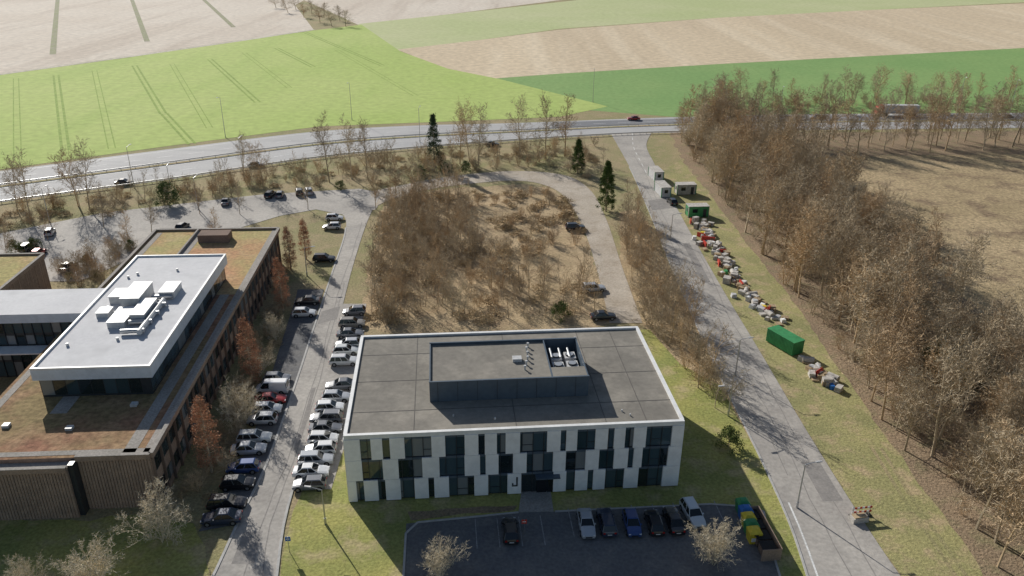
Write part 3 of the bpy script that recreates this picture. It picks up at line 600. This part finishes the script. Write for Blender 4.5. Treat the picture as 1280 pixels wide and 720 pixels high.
forest=[(838,165),(905,165),(1015,218),(1100,305),(1185,385),(1350,500),(1420,760),(1268,745),(1185,645),(1110,540),(1055,460),(1003,385),(948,315),(903,252),(870,205)]
scatter('bare_forest',forest,[(BT,4.8,.5,1.08),(BB,5.5,.6,1.3),(BP,14,.9,1.5)],.35)
scatter('evergreen_understorey',[(1140,420),(1200,430),(1260,480),(1240,520),(1170,480)],[(gbush,5,1.0,2.4)],.6)
scatter('bare_treeline',[(860,172),(1010,174),(1280,171),(1700,168),(1700,186),(1280,188),(1000,192),(900,184)],[(BT,6.2,.65,1.12)])
scatter('bare_treeline',[(860,128),(1280,124),(1700,122),(1700,134),(1280,136),(860,139)],[(BT,9,.5,.85),(BB,6,.7,1.2)])
scatter('scrub_woodland',[(460,405),(466,330),(482,258),(520,242),(590,242),(600,262),(606,320),(560,345),(520,405)],[(BS,3.1,.5,1.5),(BB,3.6,.5,1.3),(bram,4,.6,1.5)],.95)
scatter('scrub_woodland',[(540,372),(606,325),(700,345),(728,352),(748,402),(640,405),(530,404)],[(BS,3.3,.6,1.45),(BB,5,.4,1.0),(bram,4.5,.6,1.4)],.9)
scatter('scrub_thicket',[(590,238),(690,238),(722,262),(738,330),(620,322)],[(bram,3.6,.6,1.6),(BB,5,.4,1.0)],1.3)
scatter('scrub_strip',[(778,268),(796,266),(846,362),(900,478),(925,540),(905,530),(868,488),(845,462),(808,402),(780,330)],[(BS,3.3,.6,1.6),(BB,3.6,.6,1.5)],.5)
scatter('roadside_scrub',[(200,262),(330,240),(440,232),(480,236),(560,218),(640,210),(700,212),(745,228),(760,210),(750,180),(560,192),(400,208),(200,238),(0,266),(-60,285),(0,288)],[(BB,4.6,.5,1.2),(bram,6,.5,1.3),(BS,8,.6,1.3)],.7)
scatter('car_park_planting',[(60,348),(130,308),(160,300),(175,318),(120,362),(60,362)],[(gbush,7,.6,.9),(BB,3,.6,1.0)])
scatter('wall_planting',[(215,640),(262,560),(300,480),(340,380),(356,330),(364,330),(345,440),(315,520),(285,590),(240,662)],[(bram,3,.5,1.0),(BB,3.2,.5,.95),(BS,7,.6,.9)])
for u,v,h in [(412,228,17),(440,224,16),(460,224,16),(575,205,17),(598,208,17),(587,202,15),(650,198,17),(682,198,18),(706,196,18),(38,272,15),(22,264,13),(112,262,16),(98,258,14),(330,237,12),(305,218,11),(385,262,8),(300,268,8),(250,268,8),(160,300,7),(60,300,7),(270,300,7),(495,246,11),(470,262,9),(130,285,8),(190,292,8),(10,330,9)]:
    p=G(u,v); put('bare_tree',random.choice(BT),(p.x,p.y,0),U(0,6.28),(h/18,h/18,h/16))
for u,v in [(345,10),(360,16),(380,22),(400,28),(415,33),(432,33),(390,18),(425,26),(370,12),(405,22)]:
    p=G(u,v); put('bare_tree',random.choice(BT),(p.x,p.y,0),U(0,6.28),(1.2,1.2,.6))
for u,v,h,i in [(550,722,6.5,0),(893,705,8,1),(205,675,9.5,0),(128,738,9,1),(305,530,8.5,0),(345,425,6,1),(325,470,5,0),(40,745,6,1)]:
    p=G(u,v); put('bare_bush_tree',BP[i],(p.x,p.y,0),U(0,6.28),(h/8,h/8,h/9))
p=G(543,208); put('spruce_tree',spruce,(p.x,p.y,0),0,1.0)
p=G(757,264); put('thuja_tree',thuja,(p.x,p.y,0),0,1.05)
p=G(722,216); put('thuja_tree',thuja,(p.x,p.y,0),1,(.95,.95,.8))
for u,v,h in [(265,590,11.5),(316,480,11.5),(354,388,10.5),(364,338,9.5),(383,324,9)]:
    p=G(u,v); put('columnar_tree',rusty[int(u)%2],(p.x,p.y,0),U(0,6.28),h/10)
for u,v,s in [(210,256,2.3),(525,222,1.4),(582,216,1.3),(555,214,1.1),(910,560,1.3),(700,398,1.3),(20,318,1.3),(45,312,1.2),(425,236,1)]:
    p=G(u,v); put('evergreen_bush',gbush[int(u)%2],(p.x,p.y,0),U(0,6.28),s)
print('objects',len(bpy.data.objects))
